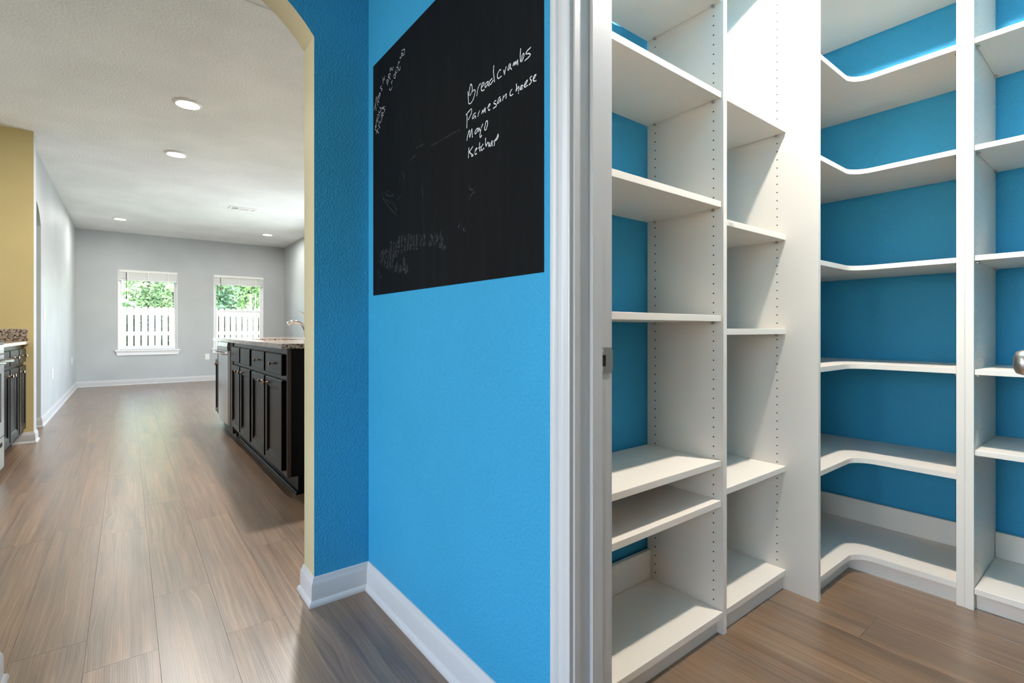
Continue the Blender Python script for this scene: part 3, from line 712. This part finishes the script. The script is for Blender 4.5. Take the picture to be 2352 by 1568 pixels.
for (a, b_, kd) in ((4.222, 4.622, 4.575), (4.665, 5.066, 4.715)):
    front(c2, 'false_front', FX, a, b_, .719, .849, -1)
    front(c2, 'door', FX, a, b_, .140, .690, -1, (kd, .648), DOOR)
link('toe_moulding', to_mesh(prism(TM, 'y', 4.191, 5.075), 'toe_moulding', M['espresso']), (0, 0, 0), c2)
fl = thing('island_filler', ((FX + IW) / 2, 5.16, 0), 'brown wooden filler post beside the dishwasher', 'cabinet')
box('post', FX - .006, IW, 5.0755, 5.238, .06, .886, M['worn'], fl, .002)
box('foot', FX + .06, IW - .02, 5.0755, 5.238, 0, .06, M['espresso'], fl)
# dishwasher
dw = thing('dishwasher', (1.05, 5.54, 0), 'stainless dishwasher at the far end of the island', 'dishwasher')
box('body', FX, IW, 5.241, 5.842, .10, .884, M['black_plastic'], dw)
bm = prism([(FX, 5.245), (FX - .022, 5.250), (FX - .030, 5.40), (FX - .032, 5.54), (FX - .030, 5.68), (FX - .022, 5.832), (FX, 5.838)], 'z', .115, .800)
mesh_obj('front_door', bm, M['steel'], (FX, 5.54, .45), dw, True)
bm = prism([(FX, .803), (FX - .024, .803), (FX - .028, .84), (FX - .022, .880), (FX, .882)], 'y', 5.245, 5.838)
mesh_obj('control_panel', bm, M['steel'], (FX, 5.54, .84), dw)
link('handle', tube_mesh([(FX - .02, 5.27, .775), (FX - .058, 5.28, .775), (FX - .066, 5.42, .775), (FX - .068, 5.54, .775), (FX - .066, 5.66, .775), (FX - .058, 5.80, .775), (FX - .02, 5.81, .775)], .011, M['steel'], 12, 'handle'), (0, 0, 0), dw).parent = dw
dw.children[-1].location = -WL[dw.name]
box('kick_plate', FX + .05, FX + .065, 5.245, 5.838, 0, .10, M['black_plastic'], dw)
c3 = base_cab('island_cabinet', 5.845, 6.085, 'narrow dark island cabinet beyond the dishwasher', ISL)
front(c3, 'door', FX, 5.862, 6.072, .140, .690, -1, (5.90, .648), [(0, .004), (.004, 0), (.040, 0), (.046, .006), (.056, .009)])
# worktop with sink cut-out and clipped far corner
wt = thing('island_worktop', (1.2, 4.6, .888), 'speckled granite worktop on the dark kitchen island', 'worktop')
SX0, SX1, SY0, SY1 = .865, 1.165, 4.30, 5.00
bm = bmesh.new()
outer = [(.714, 3.122), (1.70, 3.122), (1.70, 6.16), (.80, 6.16), (.742, 6.135), (.716, 6.07)]
inner = [(SX0, SY0), (SX1, SY0), (SX1, SY1), (SX0, SY1)]
def ringfaces(z0, z1):
    vo0 = [bm.verts.new((x, y, z0)) for x, y in outer]; vo1 = [bm.verts.new((x, y, z1)) for x, y in outer]
    vi0 = [bm.verts.new((x, y, z0)) for x, y in inner]; vi1 = [bm.verts.new((x, y, z1)) for x, y in inner]
    for a, b_ in ((vo0, vo1), (vi0, vi1)):
        for k in range(len(a)): bm.faces.new((a[k], a[(k + 1) % len(a)], b_[(k + 1) % len(a)], b_[k]))
    for o_, i_ in ((vo0, vi0), (vo1, vi1)):
        bm.faces.new((o_[0], o_[1], i_[1], i_[0])); bm.faces.new((o_[1], o_[2], i_[2], i_[1]))
        bm.faces.new((o_[2], o_[3], i_[3], i_[2])); bm.faces.new((o_[3], o_[4], o_[5], o_[0], i_[0], i_[3]))
ringfaces(.888, .916)
bmesh.ops.recalc_face_normals(bm, faces=bm.faces)
eg = [e for e in bm.edges if all(abs(v.co.z - .916) < 1e-6 for v in e.verts) and len(e.link_faces) == 2 and abs(e.link_faces[0].normal.z - e.link_faces[1].normal.z) > .5]
bmesh.ops.bevel(bm, geom=eg, offset=.005, segments=2, affect='EDGES')
mesh_obj('slab', bm, M['granite'], (1.2, 4.6, .888), wt)
sk = thing('kitchen_sink', (1.015, 4.65, .70), 'steel undermount sink in the island worktop', 'sink')
for (a, b_, c, d, e, f_) in ((SX0 - .01, SX1 + .01, SY0 - .01, SY1 + .01, .70, .704), (SX0 - .012, SX0 - .008, SY0 - .01, SY1 + .01, .704, .887), (SX1 + .008, SX1 + .012, SY0 - .01, SY1 + .01, .704, .887), (SX0 - .008, SX1 + .008, SY0 - .012, SY0 - .008, .704, .887), (SX0 - .008, SX1 + .008, SY1 + .008, SY1 + .012, .704, .887)):
    box('basin_wall', a, b_, c, d, e, f_, M['steel'], sk)
fc = thing('kitchen_faucet', (1.275, 4.65, .916), 'chrome arched kitchen faucet on the island worktop', 'faucet')
def ftube(name, pts, radii, mat):
    o = link(name, tube_mesh([Vector(p) - Vector((1.275, 4.65, .916)) for p in pts], radii, mat, 16, name), (1.275, 4.65, .916), fc); return o
link('base', lathe_mesh([(0, 0), (.030, 0), (.030, .006), (.024, .012), (.022, .05), (.024, .055), (0, .058)], M['chrome'], 24, 'z', 'base'), (1.275, 4.65, .916), fc)
ftube('spout', [(1.275, 4.65, .965), (1.272, 4.65, .995), (1.260, 4.65, 1.018), (1.240, 4.65, 1.043), (1.215, 4.65, 1.060), (1.190, 4.65, 1.068), (1.165, 4.65, 1.069)], [.021, .020, .0185, .017, .0155, .0145, .0145], M['chrome'])
ftube('spray_head', [(1.170, 4.65, 1.071), (1.150, 4.65, 1.066), (1.130, 4.65, 1.058), (1.116, 4.65, 1.050)], [.0175, .020, .0205, .019], M['chrome'])
ftube('lever', [(1.290, 4.65, 1.00), (1.295, 4.65, 1.06), (1.283, 4.65, 1.112), (1.262, 4.65, 1.137), (1.235, 4.65, 1.153), (1.207, 4.65, 1.163)], [.014, .010, .007, .0055, .0050, .0045], M['chrome'])

# left run under the yellow wall, facing +x
KX = -.716
def left_cab(y0, y1, label):
    t = thing('base_cabinet', (-1.02, (y0 + y1) / 2, 0), label, 'cabinet', 'dark base cabinets beside the range')
    box('body', -1.33, KX, y0, y1, .105, .872, M['espresso'], t, .0015)
    box('toe_kick', -1.33, KX - .07, y0, y1, 0, .105, M['espresso'], t)
    return t
k1 = left_cab(4.868, 5.670, 'dark two-door base cabinet right beside the range')
for (a, b_, kd) in ((4.885, 5.255, 5.215), (5.285, 5.655, 5.325)):
    front(k1, 'drawer', KX, a, b_, .722, .838, 1, ((a + b_) / 2, .780)); front(k1, 'door', KX, a, b_, .140, .694, 1, (kd, .650), DOOR)
k2 = left_cab(5.671, 6.036, 'dark single-door base cabinet against the yellow wall')
front(k2, 'drawer', KX, 5.690, 6.022, .722, .838, 1, (5.856, .780)); front(k2, 'door', KX, 5.690, 6.022, .140, .694, 1, (5.73, .650), DOOR)
kw = thing('kitchen_worktop', (-1.0, 5.45, .873), 'granite worktop with upstand against the yellow wall', 'worktop')
box('slab', -1.333, -.678, 4.868, 6.038, .8735, .9035, M['granite'], kw, .004)
box('side_upstand', -1.333, -.687, 6.018, 6.039, .904, 1.008, M['granite'], kw, .002)
box('upstand', -1.334, -1.314, 4.868, 6.017, .904, 1.008, M['granite'], kw, .002)
rg = thing('kitchen_range', (-1.0, 4.48, 0), 'stainless range with oven door at the left edge', 'range')
RX = -.700
box('body', -1.33, RX, 4.105, 4.862, .03, .90, M['steel'], rg, .003)
box('cooktop', -1.33, -.672, 4.105, 4.862, .901, .918, M['black_plastic'], rg, .003)
box('control_strip', RX, -.672, 4.108, 4.859, .835, .900, M['steel'], rg, .004)
bm = wall_grid(4.108, 4.859, .275, .830, [(4.20, 4.765, .375, .705)], 'x', RX, -.672)
od = mesh_obj('oven_door', bm, M['steel'], (-.69, 4.48, .55), rg)
box('window', RX + .004, -.678, 4.20, 4.765, .375, .705, M['oven_glass'], od)
o = link('handle', tube_mesh([(0, -.33, 0), (.045, -.325, 0), (.05, 0, 0), (.045, .325, 0), (0, .33, 0)], .013, M['steel'], 12, 'handle'), (-.672, 4.484, .790), od)
bm = wall_grid(4.108, 4.859, .055, .268, [(4.40, 4.80, .205, .235)], 'x', RX, -.672)
bd = mesh_obj('storage_drawer', bm, M['steel'], (-.69, 4.48, .15), rg)
box('slot', RX + .001, -.684, 4.40, 4.80, .205, .235, M['dark'], bd)
for y in (4.15, 4.82):
    for x in (-1.28, -.72): link('foot', lathe_mesh([(0, 0), (.018, 0), (.016, .032), (0, .032)], M['black_plastic'], 10, 'z', 'foot'), (x, y, 0), rg)

# ------------------------------------------------------------------ ceiling and wall fittings
DL = [(.37, 4.56, 'round recessed ceiling light nearest the arch'), (.385, 5.93, 'round recessed ceiling light second from the arch'), (-.087, 9.93, 'far recessed ceiling light above the left window'), (2.035, 9.93, 'far recessed ceiling light near the right wall'),
      (1.2, 3.95, 'recessed ceiling light above the near end of the island'), (1.95, 5.93, 'recessed ceiling light above the far end of the island')]
trim_me = lathe_mesh([(.072, -.001), (.097, -.001), (.097, -.006), (.090, -.012), (.078, -.014), (.072, -.010), (.072, -.001)], M['plate'], 36, 'z', 'trim_ring', False)
lens_me = lathe_mesh([(0, -.003), (.072, -.003), (.072, -.008), (0, -.010)], M['lens'], 36, 'z', 'lens')
for x, y, lab in DL:
    t = thing('recessed_light', (x, y, ZC), lab, 'ceiling light', 'recessed ceiling lights')
    link('trim_ring', trim_me, (x, y, ZC), t); link('lens', lens_me, (x, y, ZC), t)
    lo = light('recessed_lamp', 'AREA', (x, y, ZC - .012), (0, 0, 0), {4.56: 22, 5.93: 22, 3.95: 92}.get(y, 19), (1, .98, .95), shape='DISK', size=.14)
    lo.parent = t; lo.location = (0, 0, -.012)
vt = thing('ceiling_vent', (1.325, 8.03, ZC), 'white rectangular ceiling air vent with louvres', 'vent')
mesh_obj('frame', (lambda b_: b_)(wall_grid(1.15, 1.50, 7.94, 8.15, [(1.18, 1.265, 7.98, 8.11), (1.280, 1.400, 7.98, 8.11), (1.415, 1.475, 7.98, 8.11)], 'y', 0, 1)), M['plate'], (0, 0, 0), vt)
fr_ = vt.children[-1]
for v in fr_.data.vertices:                            # turn the grid flat onto the ceiling
    x, t_, y = v.co; v.co = (x, y, ZC - .008 + .008 * t_)
fr_.location = -WL[vt.name]
box('backing', 1.17, 1.485, 7.97, 8.12, ZC - .0012, ZC - .0004, M['black_plastic'], vt)
for k in range(4): box('louvre', 1.188 + .021 * k, 1.196 + .021 * k, 7.98, 8.11, ZC - .007, ZC - .002, M['plate'], vt)
for k in range(5): box('louvre', 1.280, 1.400, 7.984 + .026 * k, 7.999 + .026 * k, ZC - .007, ZC - .002, M['plate'], vt)
for k in range(4): box('louvre', 1.416 + .015 * k, 1.426 + .015 * k, 7.98, 8.11, ZC - .007, ZC - .002, M['plate'], vt)
ht = thing('ceiling_hatch', (.30, 2.60, ZC), 'white framed ceiling hatch just beyond the arch', 'hatch')
box('panel', -.15, .75, 2.27, 2.93, ZC - .006, ZC - .0005, M['ceil'], ht)
for (a, b_, c, d) in ((-.19, .79, 2.93, 2.965), (-.19, .79, 2.235, 2.27), (-.19, -.15, 2.27, 2.93), (.75, .79, 2.27, 2.93)):
    box('frame', a, b_, c, d, ZC - .014, ZC - .0005, M['plate'], ht, .002)

def wall_plate(name, loc, face, label, cat, kind):
    t = thing(name, loc, label, cat)
    x, y, z = loc
    def bx(nm, u0, u1, z0, z1, d0, d1, mat, bev=.001):
        if face == '-y': return box(nm, x + u0, x + u1, y - d1, y - d0, z + z0, z + z1, mat, t, bev)
        return box(nm, x + d0, x + d1, y + u0, y + u1, z + z0, z + z1, mat, t, bev)
    bx('cover_plate', -.036, .036, -.058, .058, 0, .006, M['plate'], .002)
    if kind == 'outlet':
        for s_ in (-1, 1):
            bx('socket', -.017, .017, s_ * .025 - .015, s_ * .025 + .015, .006, .0085, M['plate'])
            for d in (-.007, .007): bx('slot', d - .0015, d + .0015, s_ * .025 - .003, s_ * .025 + .007, .0085, .0088, M['dark'], 0)
    else:
        bx('rocker', -.016, .016, -.033, .033, .006, .011, M['plate'], .003)
wall_plate('wall_outlet', (1.243, YW, .470), '-y', 'white outlet below and between the two windows', 'outlet', 'outlet')
wall_plate('wall_outlet', (XL, 7.945, .481), '+x', 'white outlet on the left grey wall nearer the arch', 'outlet', 'outlet')
wall_plate('wall_outlet', (XL, 10.528, .501), '+x', 'white outlet on the left grey wall near the far corner', 'outlet', 'outlet')
wall_plate('light_switch', (XL, 7.191, 1.162), '+x', 'white light switch on the left grey wall beside the arch', 'switch', 'switch')

# ------------------------------------------------------------------ outdoors behind the windows
ZG = -.30
struct(box('ground', -9, 12, 11.6, 30, ZG - .1, ZG, M['lawn']), 'lawn outside')
fn = thing('garden_fence', (1.5, 15, ZG), 'pale wooden picket fence outside both windows', 'fence')
FW = .136; rf = random.Random(11)
dog = [(-.5, 0), (.5, 0), (.5, .97), (.40, 1), (-.40, 1), (-.5, .97)]
for k in range(64):
    x = -3.2 + FW * k; top = 1.56 + rf.uniform(-.012, .012)
    w_ = FW - rf.uniform(.025, .034)
    key = ('picket', k % 5)
    if key not in _cache:
        bm = prism([(u * w_, v * 1.86 if v < .9 else 1.86 - (1 - v) * 1.0) for u, v in dog], 'y', 0, .018); _cache[key] = to_mesh(bm, 'picket', M['fence'])
    link('picket', _cache[key], (x, 15 + rf.uniform(0, .004), top - 1.86), fn)
for z in (1.36, .865, .05): box('rail', -3.3, 5.6, 15.024, 15.062, z, z + .089, M['fence'], fn)
for k in range(4): box('post', -3.0 + 2.4 * k, -2.91 + 2.4 * k, 15.064, 15.153, ZG, 1.5, M['fence'], fn)
def foliage(seed, rx, ry, rz, count, size, mat):
    rg_ = random.Random(seed); vs_, fs_ = [], []
    lobes = [(rg_.uniform(-.6, .6) * rx, rg_.uniform(-.5, .5) * ry, rg_.uniform(-.7, .7) * rz, rg_.uniform(.35, .6)) for _ in range(12)]
    for _ in range(count):
        lx, ly, lz, lr = rg_.choice(lobes)
        d = Vector((rg_.gauss(0, 1), rg_.gauss(0, 1), rg_.gauss(0, 1))).normalized() * (rg_.uniform(.6, 1.05) * lr)
        c = Vector((lx + d.x * rx, ly + d.y * ry, lz + d.z * rz))
        a = Vector((rg_.gauss(0, 1), rg_.gauss(0, 1), rg_.gauss(0, .6))).normalized(); b2 = a.orthogonal().normalized()
        b2 = (Matrix.Rotation(rg_.uniform(0, 6.28), 3, a) @ b2)
        s_ = size * rg_.uniform(.6, 1.3); i = len(vs_)
        vs_ += [c - a * s_, c + b2 * s_ * .45 + a.cross(b2) * s_ * .12, c + a * s_, c - b2 * s_ * .45 + a.cross(b2) * s_ * .12]
        fs_ += [(i, i + 1, i + 2), (i, i + 2, i + 3)]
    me = bpy.data.meshes.new('foliage'); me.from_pydata([tuple(v) for v in vs_], [], fs_); me.materials.append(mat); return me
hd = thing('gap_backdrop', (1.2, 15.6, ZG), 'dark hedge of leaves added behind the fence to darken the picket gaps', 'backdrop')  # added so the fence gaps show dark
ho = link('foliage', foliage(5, 1, 1, 1, 10, .05, M['backdrop']), (1.2, 15.6, .55), hd); ho['kind'] = 'stuff'
rh = random.Random(9); hv, hf = [], []
for _ in range(9000):
    c = Vector((rh.uniform(-4.2, 4.2), rh.uniform(-.30, .30), rh.uniform(-.84, .88)))
    a = Vector((rh.gauss(0, 1), rh.gauss(0, .4), rh.gauss(0, 1))).normalized(); b2 = a.cross(Vector((rh.gauss(0, .4), 1, rh.gauss(0, .4)))).normalized(); s_ = rh.uniform(.05, .09); i = len(hv)
    hv += [tuple(c - a * s_), tuple(c + b2 * s_ * .6), tuple(c + a * s_), tuple(c - b2 * s_ * .6)]; hf.append((i, i + 1, i + 2, i + 3))
me = bpy.data.meshes.new('foliage'); me.from_pydata(hv, [], hf); me.materials.append(M['backdrop']); ho.data = me
for k in range(5): link('stem', lathe_mesh([(0, 0), (.03, 0), (.02, 1.2), (0, 1.2)], M['bark'], 8, 'z', 'stem'), (-2.4 + 1.8 * k, 15.6, ZG), hd)
TR = [(.45, 16.7, .70, .40, 'leaf', 'bright green tree just behind the fence, seen through the left window'), (2.20, 16.7, .55, .40, 'leaf3', 'deep green tree just behind the fence at the left half of the right window'),
      (3.64, 16.7, .45, .40, 'leaf2', 'pale blossoming tree behind the fence at the right half of the right window'), (-1.15, 19.8, .85, .7, 'leaf3', 'taller tree far behind the fence at the left edge of the left window'),
      (1.25, 19.8, .85, .7, 'leaf', 'taller tree far behind the fence at the right edge of the left window'), (3.65, 19.8, .85, .7, 'leaf', 'taller tree far behind the fence in the right window')]
for k, (x, y, rx, ry, mt, lab) in enumerate(TR):
    t = thing('garden_tree', (x, y, ZG), lab, 'tree', 'trees behind the garden fence')
    fo = link('foliage', foliage(20 + k, rx, ry, 1.9, 8000, .085, M[mt]), (x, y, 2.3), t); fo['kind'] = 'stuff'
    link('trunk', lathe_mesh([(0, 0), (.10, 0), (.075, .6), (.06, 2.6), (0, 2.6)], M['bark'], 10, 'z', 'trunk'), (x, y, ZG), t)

# unseen fill lamp added on the hall ceiling to brighten the hall floor
hl = thing('added_hall_lamp', (-1.2, 1.15, ZC), 'round fill lamp added to the hall ceiling', 'ceiling light')
link('rim', lathe_mesh([(0, 0), (.17, 0), (.17, -.025), (.155, -.03), (0, -.03)], M['plate'], 36, 'z', 'rim'), (-1.2, 1.15, ZC), hl)
link('diffuser', lathe_mesh([(0, -.031), (.15, -.031), (.13, -.055), (.08, -.07), (0, -.075)], M['lens'], 36, 'z', 'diffuser'), (-1.2, 1.15, ZC), hl)
lo = light('hall_fill', 'AREA', (0, 0, 0), (0, 0, 0), 20, (1, .97, .93), shape='DISK', size=.30); lo.parent = hl; lo.location = (0, 0, -.08)
